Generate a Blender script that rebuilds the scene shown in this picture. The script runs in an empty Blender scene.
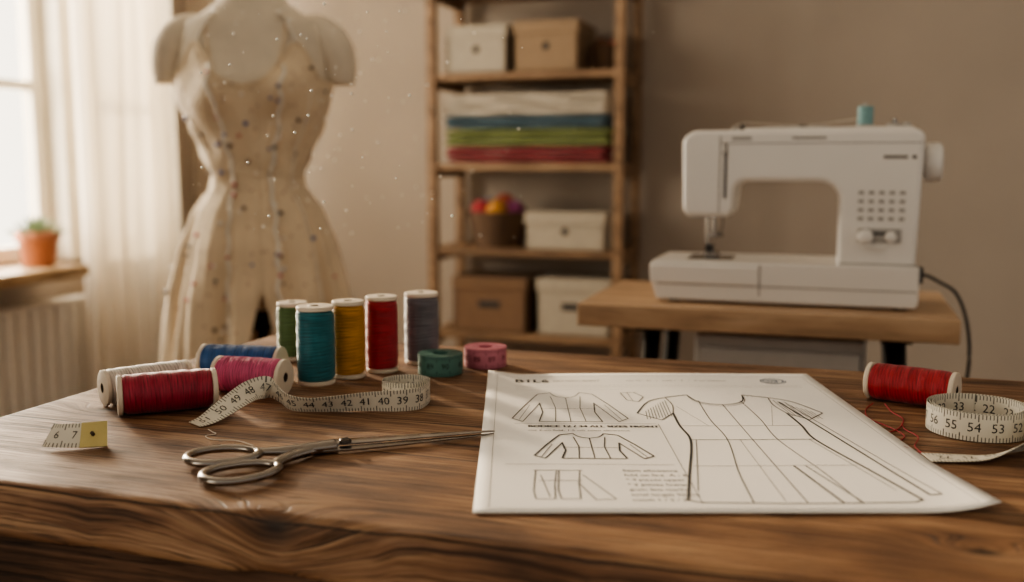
import bpy, bmesh, math, random
from mathutils import Vector, Matrix
random.seed(7)
D=bpy.data; SC=bpy.context.scene
def link(o): SC.collection.objects.link(o); return o
TZ=.75
# ------------------------------------------------------------------ materials
def new_mat(name):
    m=D.materials.new(name); m.use_nodes=True
    nt=m.node_tree; b=nt.nodes['Principled BSDF']; return m,nt,b
def srgb(c):
    return tuple(((x/255)/12.92 if x/255<=.04045 else ((x/255+.055)/1.055)**2.4) for x in c)
def mat(name,col,rough=.5,metal=0,var=.12,scale=40,bump=0,bscale=200,stretch=(1,1,1),sheen=0,coat=0,spec=None,dots=None):
    m,nt,b=new_mat(name); N=nt.nodes; L=nt.links
    c=srgb(col)
    tc=N.new('ShaderNodeTexCoord'); mp=N.new('ShaderNodeMapping'); mp.inputs['Scale'].default_value=stretch
    L.new(tc.outputs['Object'],mp.inputs['Vector'])
    no=N.new('ShaderNodeTexNoise'); no.inputs['Scale'].default_value=scale; no.inputs['Detail'].default_value=3
    L.new(mp.outputs[0],no.inputs['Vector'])
    r=N.new('ShaderNodeValToRGB'); e=r.color_ramp.elements
    e[0].position=.3; e[1].position=.7
    e[0].color=(*[x*(1-var) for x in c],1); e[1].color=(*[min(1,x*(1+var)) for x in c],1)
    L.new(no.outputs['Fac'],r.inputs['Fac']); colout=r.outputs['Color']
    if dots:
        vo=N.new('ShaderNodeTexVoronoi'); vo.inputs['Scale'].default_value=dots[0]; L.new(mp.outputs[0],vo.inputs['Vector'])
        lt=N.new('ShaderNodeMath'); lt.operation='LESS_THAN'; lt.inputs[1].default_value=dots[1]; L.new(vo.outputs['Distance'],lt.inputs[0])
        mu=N.new('ShaderNodeMath'); mu.operation='MULTIPLY'; mu.inputs[1].default_value=dots[3]; L.new(lt.outputs[0],mu.inputs[0])
        mx=N.new('ShaderNodeMix'); mx.data_type='RGBA'; L.new(mu.outputs[0],mx.inputs['Factor']); L.new(colout,mx.inputs['A']); mx.inputs['B'].default_value=(*srgb(dots[2]),1)
        colout=mx.outputs['Result']
    L.new(colout,b.inputs['Base Color'])
    b.inputs['Roughness'].default_value=rough; b.inputs['Metallic'].default_value=metal
    if sheen: b.inputs['Sheen Weight'].default_value=sheen
    if coat: b.inputs['Coat Weight'].default_value=coat; b.inputs['Coat Roughness'].default_value=.15
    if spec is not None: b.inputs['Specular IOR Level'].default_value=spec
    if bump:
        n2=N.new('ShaderNodeTexNoise'); n2.inputs['Scale'].default_value=bscale; n2.inputs['Detail'].default_value=4
        L.new(mp.outputs[0],n2.inputs['Vector'])
        bp=N.new('ShaderNodeBump'); bp.inputs['Strength'].default_value=bump; bp.inputs['Distance'].default_value=.002
        L.new(n2.outputs['Fac'],bp.inputs['Height']); L.new(bp.outputs['Normal'],b.inputs['Normal'])
    return m
def wood(name,dark,mid,light,knots=(),ring=60,rough=(.3,.5),plank=None,axis='X',fine=1.0,contrast=1.0,warpk=.05,spec=.5):
    m,nt,b=new_mat(name); N=nt.nodes; L=nt.links
    def M(op,a,bb=None,c=None):
        n=N.new('ShaderNodeMath'); n.operation=op
        for i,v in enumerate((a,bb,c)):
            if v is None: continue
            if isinstance(v,(int,float)): n.inputs[i].default_value=v
            else: L.new(v,n.inputs[i])
        return n.outputs[0]
    def comb(x,y,z):
        n=N.new('ShaderNodeCombineXYZ')
        for i,v in enumerate((x,y,z)):
            if isinstance(v,(int,float)): n.inputs[i].default_value=v
            else: L.new(v,n.inputs[i])
        return n.outputs[0]
    def noise(vec,sc,det=3,dist=0):
        n=N.new('ShaderNodeTexNoise'); n.inputs['Scale'].default_value=sc; n.inputs['Detail'].default_value=det; n.inputs['Distortion'].default_value=dist
        L.new(vec,n.inputs['Vector']); return n.outputs['Fac']
    tc=N.new('ShaderNodeTexCoord'); sp=N.new('ShaderNodeSeparateXYZ'); L.new(tc.outputs['Object'],sp.inputs[0])
    X,Y,Z=sp.outputs
    if axis=='Y': X,Y=Y,X
    if axis=='Z': X,Z=Z,X
    z2=M('MULTIPLY',Z,.85); yy=M('ADD',Y,z2)
    pid=0.0
    xx=X
    if plank:
        q=M('DIVIDE',M('SUBTRACT',yy,.645+.52),plank); fl=M('FLOOR',q); pid=M('MULTIPLY',fl,3.37); xx=M('ADD',X,pid); fr=M('FRACT',q)
    warp=noise(comb(M('MULTIPLY',xx,1.5),M('MULTIPLY',yy,5),pid),1.0,2)
    f=M('ADD',M('MULTIPLY',yy,ring),M('MULTIPLY',warp,ring*warpk))
    core=None
    for (kx,ky,s,A) in knots:
        dx=M('MULTIPLY',M('SUBTRACT',X,kx),.50); dy=M('SUBTRACT',yy,ky+.6375)
        d2=M('ADD',M('MULTIPLY',dx,dx),M('MULTIPLY',dy,dy))
        g=M('EXPONENT',M('MULTIPLY',d2,-1.0/(s*s)))
        f=M('ADD',f,M('MULTIPLY',g,A*ring*.03))
        g2=M('EXPONENT',M('MULTIPLY',d2,-1.0/(s*s*.09)))
        core=g2 if core is None else M('MAXIMUM',core,g2)
    rings=noise(comb(M('MULTIPLY',xx,1.1),f,pid),1.0,4,.15)
    fineg=noise(comb(M('MULTIPLY',xx,12),M('MULTIPLY',f,3.6),pid),1.0,4)
    blot=noise(comb(M('MULTIPLY',xx,7),M('MULTIPLY',yy,22),pid),1.2,5)
    t=M('ADD',M('MULTIPLY',rings,.36),M('ADD',M('MULTIPLY',fineg,.34*fine),M('MULTIPLY',blot,.42)))
    mean=.5*(.36+.34*fine+.42)
    r=N.new('ShaderNodeValToRGB'); L.new(t,r.inputs['Fac'])
    e=r.color_ramp.elements; w_=.115/contrast
    e[0].position=mean-w_; e[0].color=(*srgb(dark),1); e[1].position=mean+w_; e[1].color=(*srgb(light),1)
    k=e.new(mean); k.color=(*srgb(mid),1)
    col=r.outputs['Color']
    dk=core
    pore=noise(comb(M('MULTIPLY',xx,20),M('MULTIPLY',f,5.0),pid),1.0,2)
    pr=M('MULTIPLY',M('SUBTRACT',.41,pore),8*fine)
    pr=M('MAXIMUM',M('MINIMUM',pr,.60),0)
    ck=noise(comb(M('MULTIPLY',xx,4.0),M('MULTIPLY',f,1.3),M('ADD',pid,7.7) if plank else 7.7),1.0,2)
    ck=M('MAXIMUM',M('MINIMUM',M('MULTIPLY',M('SUBTRACT',.30,ck),26*fine),.85),0)
    pr=M('MAXIMUM',pr,ck)
    dk=pr if dk is None else M('MAXIMUM',dk,pr)
    if plank:
        edge=M('MINIMUM',fr,M('SUBTRACT',1.0,fr)); e1=M('LESS_THAN',edge,.0060)
        dk=M('MAXIMUM',dk,M('MULTIPLY',e1,.95))
    mx=N.new('ShaderNodeMix'); mx.data_type='RGBA'; L.new(dk,mx.inputs['Factor']); L.new(col,mx.inputs['A'])
    mx.inputs['B'].default_value=(*[x*.30 for x in srgb(dark)],1)
    L.new(mx.outputs['Result'],b.inputs['Base Color'])
    b.inputs['Specular IOR Level'].default_value=spec
    ro=N.new('ShaderNodeMapRange'); L.new(t,ro.inputs['Value']); ro.inputs['From Min'].default_value=mean-.12; ro.inputs['From Max'].default_value=mean+.12
    ro.inputs['To Min'].default_value=rough[1]; ro.inputs['To Max'].default_value=rough[0]; L.new(ro.outputs['Result'],b.inputs['Roughness'])
    bp=N.new('ShaderNodeBump'); bp.inputs['Strength'].default_value=.7*fine; bp.inputs['Distance'].default_value=.0014
    L.new(M('SUBTRACT',M('MULTIPLY',t,1.6),dk),bp.inputs['Height']); L.new(bp.outputs['Normal'],b.inputs['Normal'])
    return m
# ------------------------------------------------------------------ geometry helpers
def empty(name,loc=(0,0,0)):
    e=D.objects.new(name,None); e.location=loc; e.empty_display_size=.05; link(e); return e
def par(o,p):
    if p is not None:
        o.parent=p; o.matrix_parent_inverse=Matrix.Translation(-Vector(p.location))
    return o
def mesh(name,v,f,m,parent=None,smooth=False,uv=None,xf=None):
    me=D.meshes.new(name)
    if xf is not None: v=[xf@Vector(p) for p in v]
    me.from_pydata([tuple(p) for p in v],[],f); me.update()
    if m: me.materials.append(m)
    if smooth:
        for p in me.polygons: p.use_smooth=True
    if uv:
        ul=me.uv_layers.new()
        for lp in me.loops: ul.data[lp.index].uv=uv[lp.vertex_index]
    o=D.objects.new(name,me); link(o); return par(o,parent)
def bev(o,w,seg=3,ang=40):
    md=o.modifiers.new('b','BEVEL'); md.width=w; md.segments=seg; md.limit_method='ANGLE'; md.angle_limit=math.radians(ang)
    for p in o.data.polygons: p.use_smooth=True
    wn=o.modifiers.new('w','WEIGHTED_NORMAL'); wn.keep_sharp=True
    return o
def box(name,c,s,m,parent=None,bevel=.002,rz=0,xf=None,seg=3):
    x,y,z=[q/2 for q in s]
    v=[(i*x,j*y,k*z) for i in(-1,1) for j in(-1,1) for k in(-1,1)]
    f=[(0,1,3,2),(4,6,7,5),(0,4,5,1),(2,3,7,6),(0,2,6,4),(1,5,7,3)]
    R=Matrix.Translation(c)@Matrix.Rotation(rz,4,'Z')
    if xf is not None: R=xf@R
    o=mesh(name,v,f,m,parent,xf=R)
    if bevel: bev(o,bevel,seg)
    return o
def lathe(name,prof,m,parent=None,segs=40,xf=None,smooth=True,fn=None):
    v=[];f=[]
    n=len(prof)
    for i,(r,z) in enumerate(prof):
        for j in range(segs):
            a=2*math.pi*j/segs; rr=r if fn is None else fn(r,z,a)
            v.append((rr*math.cos(a),rr*math.sin(a),z))
    for i in range(n-1):
        for j in range(segs):
            k=(j+1)%segs
            f.append((i*segs+j,i*segs+k,(i+1)*segs+k,(i+1)*segs+j))
    return mesh(name,v,f,m,parent,smooth,xf=xf)
def align(axis,loc):
    q=Vector((0,0,1)).rotation_difference(Vector(axis).normalized())
    return Matrix.Translation(loc)@q.to_matrix().to_4x4()
def cyl(name,p0,p1,r,m,parent=None,segs=24,r2=None,bv=.0):
    p0=Vector(p0);p1=Vector(p1);h=(p1-p0).length; r2=r if r2 is None else r2
    b=min(bv,h*.4,r*.4)
    prof=[(0,0),(r-b,0)]+([(r,b)] if b else [])+([(r2,h-b)] if b else [(r2,h)])+([(r2-b,h)] if b else [])+[(0,h)]
    o=lathe(name,prof,m,parent,segs,align(p1-p0,p0),smooth=True)
    md=o.modifiers.new('e','EDGE_SPLIT'); md.split_angle=math.radians(50)
    return o
def sphere(name,c,r,m,parent=None,sc=(1,1,1),segs=20):
    n=12
    prof=[(max(1e-6,math.sin(math.pi*i/n)),-math.cos(math.pi*i/n)) for i in range(n+1)]
    return lathe(name,prof,m,parent,segs,Matrix.Translation(c)@Matrix.Diagonal((r*sc[0],r*sc[1],r*sc[2],1)))
def catmull(pts,n=8,closed=False):
    P=[Vector(p) for p in pts]; out=[]; N=len(P)
    rng=range(N) if closed else range(N-1)
    for i in rng:
        if closed: a,b,c,d=P[(i-1)%N],P[i],P[(i+1)%N],P[(i+2)%N]
        else: a,b,c,d=P[max(i-1,0)],P[i],P[i+1],P[min(i+2,N-1)]
        for k in range(n):
            t=k/n
            out.append(.5*((2*b)+(c-a)*t+(2*a-5*b+4*c-d)*t*t+(3*b-a-3*c+d)*t**3))
    if not closed: out.append(P[-1])
    return out
def tube(name,pts,r,m,parent=None,n=8,closed=False,segs=8,flat=1.0,up=(0,0,1),smoothpath=True,rf=None):
    P=catmull(pts,n,closed) if smoothpath else [Vector(p) for p in pts]
    v=[];f=[];N=len(P); U=Vector(up)
    for i,p in enumerate(P):
        if closed: t=P[(i+1)%N]-P[(i-1)%N]
        else: t=P[min(i+1,N-1)]-P[max(i-1,0)]
        t.normalize(); s=t.cross(U)
        if s.length<1e-4: s=t.cross(Vector((1,0,0)))
        s.normalize(); w=s.cross(t).normalized()
        rr=r if rf is None else rf(i/(N-1))
        for j in range(segs):
            a=2*math.pi*j/segs; v.append(p+s*math.cos(a)*rr+w*math.sin(a)*rr*flat)
    for i in range(N if closed else N-1):
        for j in range(segs):
            k=(j+1)%segs; i2=(i+1)%N
            f.append((i*segs+j,i*segs+k,i2*segs+k,i2*segs+j))
    if not closed:
        f.append(tuple(range(segs))[::-1]); f.append(tuple((N-1)*segs+j for j in range(segs)))
    return mesh(name,v,f,m,parent,True)
def prism(name,outline,y0,y1,m,parent=None,bevel=.004,seg=4,xf=None):
    n=len(outline)
    v=[(x,y0,z) for x,z in outline]+[(x,y1,z) for x,z in outline]
    f=[tuple(range(n)),tuple(range(2*n-1,n-1,-1))]+[(i,i+n,(i+1)%n+n,(i+1)%n) for i in range(n)]
    o=mesh(name,v,f,m,parent,xf=xf)
    bm=bmesh.new(); bm.from_mesh(o.data); bmesh.ops.recalc_face_normals(bm,faces=bm.faces); bm.to_mesh(o.data); bm.free()
    if bevel: bev(o,bevel,seg,50)
    return o
def rounded(poly,rads,n=6):
    out=[];N=len(poly)
    for i in range(N):
        p=Vector(poly[i]); a=(Vector(poly[i-1])-p); b=(Vector(poly[(i+1)%N])-p)
        r=rads[i] if isinstance(rads,(list,tuple)) else rads
        if r<=0: out.append(tuple(p)); continue
        la,lb=a.length,b.length; r=min(r,la*.48,lb*.48)
        A=p+a.normalized()*r; B=p+b.normalized()*r
        for k in range(n+1):
            t=k/n; q=A*(1-t)**2+p*2*t*(1-t)+B*t*t; out.append(tuple(q))
    return out
_gl={}
def glyph(s):
    if s not in _gl:
        c=D.curves.new('g','FONT'); c.body=s; c.size=1; c.align_x='CENTER'; c.align_y='CENTER'; c.resolution_u=2
        o=D.objects.new('g',c); link(o); bpy.context.view_layer.update()
        me=D.meshes.new_from_object(o.evaluated_get(bpy.context.evaluated_depsgraph_get()))
        _gl[s]=([v.co.copy() for v in me.vertices],[tuple(p.vertices) for p in me.polygons])
        D.objects.remove(o); D.curves.remove(c); D.meshes.remove(me)
    return _gl[s]

# ------------------------------------------------------------------ camera
cam=D.cameras.new('camera'); cam.sensor_width=36; cam.lens=35.156
co=link(D.objects.new('camera',cam)); co.location=(0,0,.97)
co.rotation_euler=(math.radians(90-7.294),0,math.radians(18.181))
cam.dof.use_dof=True; cam.dof.focus_distance=.84; cam.dof.aperture_fstop=3.5
cam.clip_start=.02
SC.camera=co
cs,sn=math.cos(math.radians(18.181)),math.sin(math.radians(18.181))
CAMROT=math.radians(18.181)

# ------------------------------------------------------------------ room
m_wall=mat('plaster_taupe',(168,156,143),.9,var=.04,scale=3,bump=.15,bscale=60)
m_ceil=mat('ceiling_white',(225,220,212),.9,var=.03,scale=3)
m_white=mat('painted_cream_wood',(228,220,204),.5,var=.04,scale=8)
m_floor=wood('floor_oak',(80,58,40),(118,90,64),(146,116,86),ring=60,plank=.12)
def slab(name,x0,x1,y0,y1,z0,z1,m,bevel=0,parent=None):
    return box(name,((x0+x1)/2,(y0+y1)/2,(z0+z1)/2),(x1-x0,y1-y0,z1-z0),m,parent,bevel)
slab('floor',-2.8,2.6,-1.5,3.9,-.1,0,m_floor)
slab('ceiling',-2.8,2.6,-1.5,3.9,2.6,2.7,m_ceil)
slab('wall_back',-2.8,2.6,3.75,3.9,0,2.6,m_wall)
WY0,WY1,WZ0,WZ1=1.45,3.50,.62,2.25
wl=empty('wall_left',(-2.75,1.2,1.3))
slab('wall_lower',-2.82,-2.7,-1.5,3.75,0,WZ0,m_wall,0,wl)
slab('wall_upper',-2.82,-2.7,-1.5,3.75,WZ1,2.6,m_wall,0,wl)
slab('wall_near',-2.82,-2.7,-1.5,WY0,WZ0,WZ1,m_wall,0,wl)
slab('wall_far',-2.82,-2.7,WY1,3.75,WZ0,WZ1,m_wall,0,wl)
slab('baseboard_back',-2.7,2.6,3.73,3.75,0,.09,m_white,.003)
slab('baseboard_left',-2.7,-2.68,-1.5,3.73,0,.09,m_white,.003)
wd=empty('window_1',(-2.72,2.3,1.4))
for n,a in {'casing_far':(-2.7,-2.66,WY1-.01,WY1+.07,WZ0,WZ1+.09),'casing_near':(-2.7,-2.66,WY0-.09,WY0+.01,WZ0,WZ1+.09),'casing_top':(-2.7,-2.66,WY0,WY1,WZ1,WZ1+.09),'mullion':(-2.80,-2.66,2.95,3.08,WZ0,WZ1)}.items():
    slab(n,*a,m_white,.004,wd)
for k,(a,b) in enumerate(((WY0,2.205),(2.205,2.95),(3.08,WY1))):  # last bay, unseen behind the curtain, is added to backlight the cloth
    slab('sash_stile_a%d'%k,-2.79,-2.74,a,a+.055,WZ0,WZ1,m_white,.004,wd)
    slab('sash_stile_b%d'%k,-2.79,-2.74,b-.055,b,WZ0,WZ1,m_white,.004,wd)
    slab('sash_bottom%d'%k,-2.79,-2.74,a,b,WZ0,WZ0+.06,m_white,.004,wd)
    slab('sash_top%d'%k,-2.79,-2.74,a,b,WZ1-.06,WZ1,m_white,.004,wd)
    slab('muntin%d'%k,-2.785,-2.745,a,b,1.222,1.258,m_white,.003,wd)
m_sill=wood('sill_wood',(150,122,90),(182,154,120),(204,178,144),ring=40,axis='Y',fine=.5)
slab('trim_window_sill',-2.74,-2.48,1.4,2.835,WZ0-.04,WZ0,m_sill,.006)
m_rad=mat('radiator_enamel',(226,220,210),.4,var=.03)
rad=empty('radiator',(-2.62,2.2,.3))
slab('back_panel',-2.67,-2.655,1.5,2.97,.12,.48,m_rad,.003,rad)
for i in range(25):
    y=1.53+i*.059
    slab('fin_%d'%i,-2.655,-2.60,y-.024,y+.024,.12,.475,m_rad,.010,rad)
slab('top_grille',-2.675,-2.595,1.5,2.98,.475,.49,m_rad,.004,rad)
for i,y in enumerate((1.6,2.85)): slab('foot_%d'%i,-2.66,-2.62,y,y+.03,0,.13,m_rad,.003,rad)
# curtain
m,nt,b=new_mat('sheer_curtain'); m_cur=m
N=nt.nodes;L=nt.links; b.inputs['Base Color'].default_value=(*srgb((244,238,228)),1); b.inputs['Roughness'].default_value=.9
tr=N.new('ShaderNodeBsdfTranslucent'); tr.inputs['Color'].default_value=(*srgb((248,238,220)),1)
tp=N.new('ShaderNodeBsdfTransparent'); mx=N.new('ShaderNodeMixShader'); mx.inputs[0].default_value=.42
wv=N.new('ShaderNodeTexNoise'); wv.inputs['Scale'].default_value=25
mx2=N.new('ShaderNodeMixShader'); mr=N.new('ShaderNodeMapRange'); mr.inputs['To Min'].default_value=.03; mr.inputs['To Max'].default_value=.10
L.new(wv.outputs['Fac'],mr.inputs['Value']); L.new(mr.outputs[0],mx2.inputs[0])
L.new(b.outputs[0],mx.inputs[1]); L.new(tr.outputs[0],mx.inputs[2]); L.new(mx.outputs[0],mx2.inputs[1]); L.new(tp.outputs[0],mx2.inputs[2])
L.new(mx2.outputs[0],N['Material Output'].inputs['Surface'])
cur=empty('sheer_curtain',(-2.53,3.13,1.3))
v=[];f=[];nu,nz=200,24
for k in range(nz+1):
    z=.04+2.36*k/nz
    for i in range(nu+1):
        t=i/nu; y=2.865+.540*t+.02*math.sin(z*2+t*9)*(t*(1-t)*4)
        a=2*math.pi*t*8.5+.6*math.sin(z*1.7+t*5)
        x=-2.53+(.030+.012*math.sin(t*17))*math.sin(a)*(1.05-.15*k/nz)
        v.append((x,y,z))
for k in range(nz):
    for i in range(nu):
        q=k*(nu+1)+i; f.append((q,q+1,q+nu+2,q+nu+1))
mesh('cloth',v,f,m_cur,cur,True)
m_blackmetal=mat('black_metal',(28,27,26),.45,metal=.6,var=.1)
m_rod=mat('brass_rod',(150,120,70),.35,metal=1)
cyl('rod',(-2.535,1.0,2.42),(-2.535,3.7,2.42),.012,m_rod,cur)
cyl('bracket',(-2.70,3.66,2.42),(-2.535,3.66,2.42),.008,m_rod,cur)
# plant
pot=empty('potted_succulent',(-2.6,2.73,.62))
m_terra=mat('terracotta',(190,128,98),.85,var=.1,scale=20)
m_soil=mat('soil',(50,36,26),.95,var=.3,scale=120)
m_leaf=mat('succulent_leaf',(104,124,84),.5,var=.2,scale=30)
T=Matrix.Translation((-2.6,2.73,.62))
lathe('pot',[(0,0),(.048,0),(.052,.004),(.062,.085),(.070,.087),(.072,.092),(.072,.118),(.066,.12),(.062,.115),(.059,.09),(.0,.09)],m_terra,pot,36,T)
lathe('soil',[(0,.1),(.061,.1)],m_soil,pot,24,T)
for i in range(26):
    a=i*2.4; r=.006+.0017*i; tilt=.2+.045*i
    p0=Vector((-2.6+r*math.cos(a),2.73+r*math.sin(a),.72)); d=Vector((math.cos(a)*math.sin(tilt),math.sin(a)*math.sin(tilt),math.cos(tilt)))
    Ln=.078-.0008*i
    tube('leaf_%d'%i,[p0,p0+d*Ln*.5+Vector((0,0,.002)),p0+d*Ln],.006,m_leaf,pot,n=5,segs=8,flat=.5,rf=lambda t:.0012+.0080*math.sin(math.pi*min(1,t*.85+.15))**.8)

# ------------------------------------------------------------------ work table
KN=[(-.333,.525,.028,1.2),(.085,.603,.018,1.1),(-.62,.72,.018,1.0),(.42,.80,.02,1.2),(-.455,.655,.007,.6)]
m_table=wood('rustic_weathered_wood',(68,46,31),(122,88,62),(162,128,96),KN,ring=135,rough=(.50,.68),plank=.1495,contrast=1.0,warpk=.03,spec=.38)
m_apron=wood('apron_wood',(42,28,18),(76,52,35),(106,76,54),[],ring=110,rough=(.6,.75),warpk=.03,spec=.3)
tb=empty('wooden_work_table',(.25,.82,.7))
TX0,TX1,TY0,TY1=-.696,1.15,.528,1.117
def table_top():
    th=.042
    o=box('top',((TX0+TX1)/2,(TY0+TY1)/2,TZ-th/2),(TX1-TX0,TY1-TY0,th),m_table,tb,bevel=.0)
    bm=bmesh.new(); bm.from_mesh(o.data)
    bmesh.ops.bevel(bm,geom=[e for e in bm.edges],offset=.009,segments=5,profile=.55,affect='EDGES')
    for i in range(110):
        x=TX0+.02+i*(TX1-TX0-.04)/109
        g=bm.verts[:]+bm.edges[:]+bm.faces[:]
        bmesh.ops.bisect_plane(bm,geom=g,plane_co=(x,0,0),plane_no=(1,0,0))
    for vv in bm.verts:
        if vv.co.y<TY0+.012:
            x=vv.co.x
            vv.co.y+=.0016*math.sin(x*37)+.0011*math.sin(x*91+1)+.0008*math.sin(x*233)
            dent=math.exp(-((x+.333)/.018)**2)
            vv.co.y+=.004*dent
            if vv.co.z>TZ-.02 and vv.co.y<TY0+.007: vv.co.z-=.0006*(1+math.sin(x*60))+.002*dent
    bm.to_mesh(o.data); bm.free()
    for p in o.data.polygons: p.use_smooth=True
    o.modifiers.new('w','WEIGHTED_NORMAL')
table_top()
slab('apron_front',TX0+.03,TX1-.03,TY0+.012,TY0+.036,TZ-.155,TZ-.042,m_apron,.002,tb)
slab('apron_back',TX0+.03,TX1-.03,TY1-.036,TY1-.014,TZ-.155,TZ-.042,m_apron,.002,tb)
slab('apron_left',TX0+.014,TX0+.036,TY0+.03,TY1-.03,TZ-.155,TZ-.042,m_apron,.002,tb)
slab('apron_right',TX1-.036,TX1-.014,TY0+.03,TY1-.03,TZ-.155,TZ-.042,m_apron,.002,tb)
for i,(x,y) in enumerate(((TX0+.05,TY0+.05),(TX1-.05,TY0+.05),(TX0+.05,TY1-.05),(TX1-.05,TY1-.05))):
    slab('leg_%d'%(i+1),x-.03,x+.03,y-.03,y+.03,0,TZ-.042,m_apron,.004,tb)

# ------------------------------------------------------------------ paper
m_paper=mat('pattern_paper',(240,237,231),.8,var=.015,scale=12,bump=.05,bscale=300)
m_ink=mat('ink_dark',(44,42,42),.8,var=.1)
m_ink2=mat('ink_grey',(104,100,98),.8,var=.1)
m_inkb=mat('ink_blue',(60,88,122),.8,var=.1)
PW,PH=.333,.4195
PB=Vector((-.213,.569)); EX=Vector((cs,sn)); EY=Vector((-sn,cs))
def pz(s,t):
    z=.0012
    z+=.007*max(0,s-.86)**2/.0196*max(0,.25-t)/.25
    z+=.004*max(0,.10-s)/.1*max(0,t-.8)/.2
    z+=.0008*math.sin(s*7+1)*math.sin(t*5)*.5+.0004
    return TZ+z
def pp(s,t,dz=0):
    q=PB+EX*(s*PW)+EY*(t*PH); return Vector((q.x,q.y,pz(s,t)+dz))
pa=empty('sewing_pattern_sheet',pp(.5,.5))
v=[];f=[];nx,ny=40,48
for j in range(ny+1):
    for i in range(nx+1): v.append(pp(i/nx,j/ny))
for j in range(ny):
    for i in range(nx): q=j*(nx+1)+i; f.append((q,q+1,q+nx+2,q+nx+1))
o=mesh('sheet',v,f,m_paper,pa,True); md=o.modifiers.new('s','SOLIDIFY'); md.thickness=.0003; md.offset=-1
inkV={0:[],1:[],2:[]}; inkF={0:[],1:[],2:[]}
def pline(pts,w=.0009,k=0,dash=None):
    w=w*1.1
    P=[Vector((s*PW,t*PH)) for s,t in pts]
    for a,b in zip(P[:-1],P[1:]):
        L_=(b-a).length
        if L_<1e-6: continue
        d=(b-a)/L_; nn=Vector((-d.y,d.x))*w/2
        segs=[]
        if dash:
            q=0
            while q<L_: segs.append((q,min(q+dash*.6,L_))); q+=dash
        else:
            n=max(1,int(L_/.012)); segs=[(L_*i/n,L_*(i+1)/n) for i in range(n)]
        for (u0,u1) in segs:
            base=len(inkV[k])
            for q in (a+d*u0-nn,a+d*u1-nn,a+d*u1+nn,a+d*u0+nn):
                inkV[k].append(pp(q.x/PW,q.y/PH,.00025))
            inkF[k].append((base,base+1,base+2,base+3))
def ptext(s,t,txt,size,k=0,bold=0):
    gv,gf=glyph(txt); xs=[p.x for p in gv]; x0=min(xs) if xs else 0
    for off in ([0,.0004,.0008] if bold else [0]):
        base=len(inkV[k])
        for p in gv:
            inkV[k].append(pp(s+((p.x-x0)*size+off)/PW,t+p.y*size*1.15/PH,.00028))
        inkF[k]+= [tuple(base+i for i in q) for q in gf]
def curve2(pts,n=6): return [(q.x,q.y) for q in catmull([(a,b,0) for a,b in pts],n)]
pline([(.03,.02),(.97,.02),(.97,.965),(.03,.965),(.03,.02)],.0003,1)
pline([(.085,.862),(.93,.862)],.0005,1,dash=.004)
pline([(.085,.846),(.93,.846)],.0003,1)
ptext(.085,.912,'B1L6',.017,0,1)
ptext(.20,.912,'PATTERN SHEET',.0065,1)
ptext(.42,.912,'size 36 - 42   /   scale 1 : 5   /   front and back',.0055,1)
for r in (.030,.024,.012):
    pts=[(.865+r*math.cos(a)*1.25,.912+r*math.sin(a)*.95) for a in [i*math.pi/12 for i in range(25)]]
    pline(pts,.0010,2)
ptext(.843,.912,'S D',.008,2)
cx=.650
def sym(pts,**k):
    pline(pts,**k); pline([(2*cx-s,t) for s,t in pts],**k)
nb=curve2([(.571,.765),(.585,.71),(.615,.682),(.65,.675)])
sym(nb,w=.0013)
sym(curve2([(.571,.750),(.583,.70),(.614,.670),(.65,.662)]),w=.0009,k=0,dash=.003)
sym([(.571,.765),(.505,.740)],w=.0016)
sym(curve2([(.505,.740),(.512,.67),(.500,.60)]),w=.0009)
sym(curve2([(.500,.60),(.497,.50),(.503,.42),(.490,.34),(.455,.20),(.420,.055)]),w=.0018)
sym([(.420,.055),(.44,.045),(.60,.04)],w=.0012)
pline([(.60,.04),(.70,.04)],.0012)
sym(curve2([(.505,.740),(.450,.70),(.405,.60)]),w=.0013)
sym([(.405,.60),(.460,.545),(.500,.60)],w=.0011)
for i in range(9):
    sym([(.499-.0085*i,.715-.012*i),(.492-.0085*i,.575-.003*i)],w=.0005)
pline([(cx,.675),(cx,.04)],.0006,0)
sym(curve2([(.592,.71),(.585,.55),(.590,.40),(.560,.20),(.545,.04)]),w=.0007)
pline([(.498,.50),(.802,.50)],.0006,0); pline([(.503,.40),(.797,.40)],.0010,0); pline([(.47,.235),(.83,.235)],.0006,1)
pline([(.62,.40),(.61,.05)],.0006,1,dash=.004)
pline([(.69,.235),(.72,.04)],.0015,0); pline([(.715,.235),(.76,.04)],.0009,0)
sym([(.515,.40),(.45,.10)],w=.0006,k=1)
sym([(.52,.66),(.57,.50)],w=.0005,k=1,dash=.004)
pline([(.812,.70),(.835,.55),(.905,.075)],.0016); pline([(.826,.70),(.85,.55),(.928,.075)],.0007)
pline([(.905,.075),(.928,.075)],.0012)
def bodice(x0,x1,t0,t1,wl=.001,flare=0.):
    W=x1-x0; H=t1-t0
    g=lambda a,b:(x0+a*W,t0+b*H)
    for sgn in (0,1):
        mm=(lambda a:a) if sgn==0 else (lambda a:1-a)
        pline([g(mm(.36),1),g(mm(.24),.94)],wl)
        pline(curve2([g(mm(.36),1),g(mm(.41),.86),g(mm(.5),.80)]),wl*.8)
        pline([g(mm(.24),.94),g(mm(.12),.55),g(mm(.0),.10)],wl)
        pline([g(mm(.0),.10),g(mm(.09),.0)],wl)
        pline([g(mm(.09),.0),g(mm(.25),.60)],wl*.8)
        pline([g(mm(.25),.62),g(mm(.27),.3),g(mm(.23),0)],wl)
        pline([g(mm(.36),.85),g(mm(.39),.45),g(mm(.37),0)],wl*.6)
        pline([g(mm(.16),.55),g(mm(.06),.06)],wl*.5,1)
    pline([g(.23,0),g(.77,0)],wl); pline([g(.5,.80),g(.5,0)],wl*.6); pline([g(.25,.42),g(.75,.42)],wl*.5)
bodice(.075,.375,.53,.79,.0010)
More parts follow.
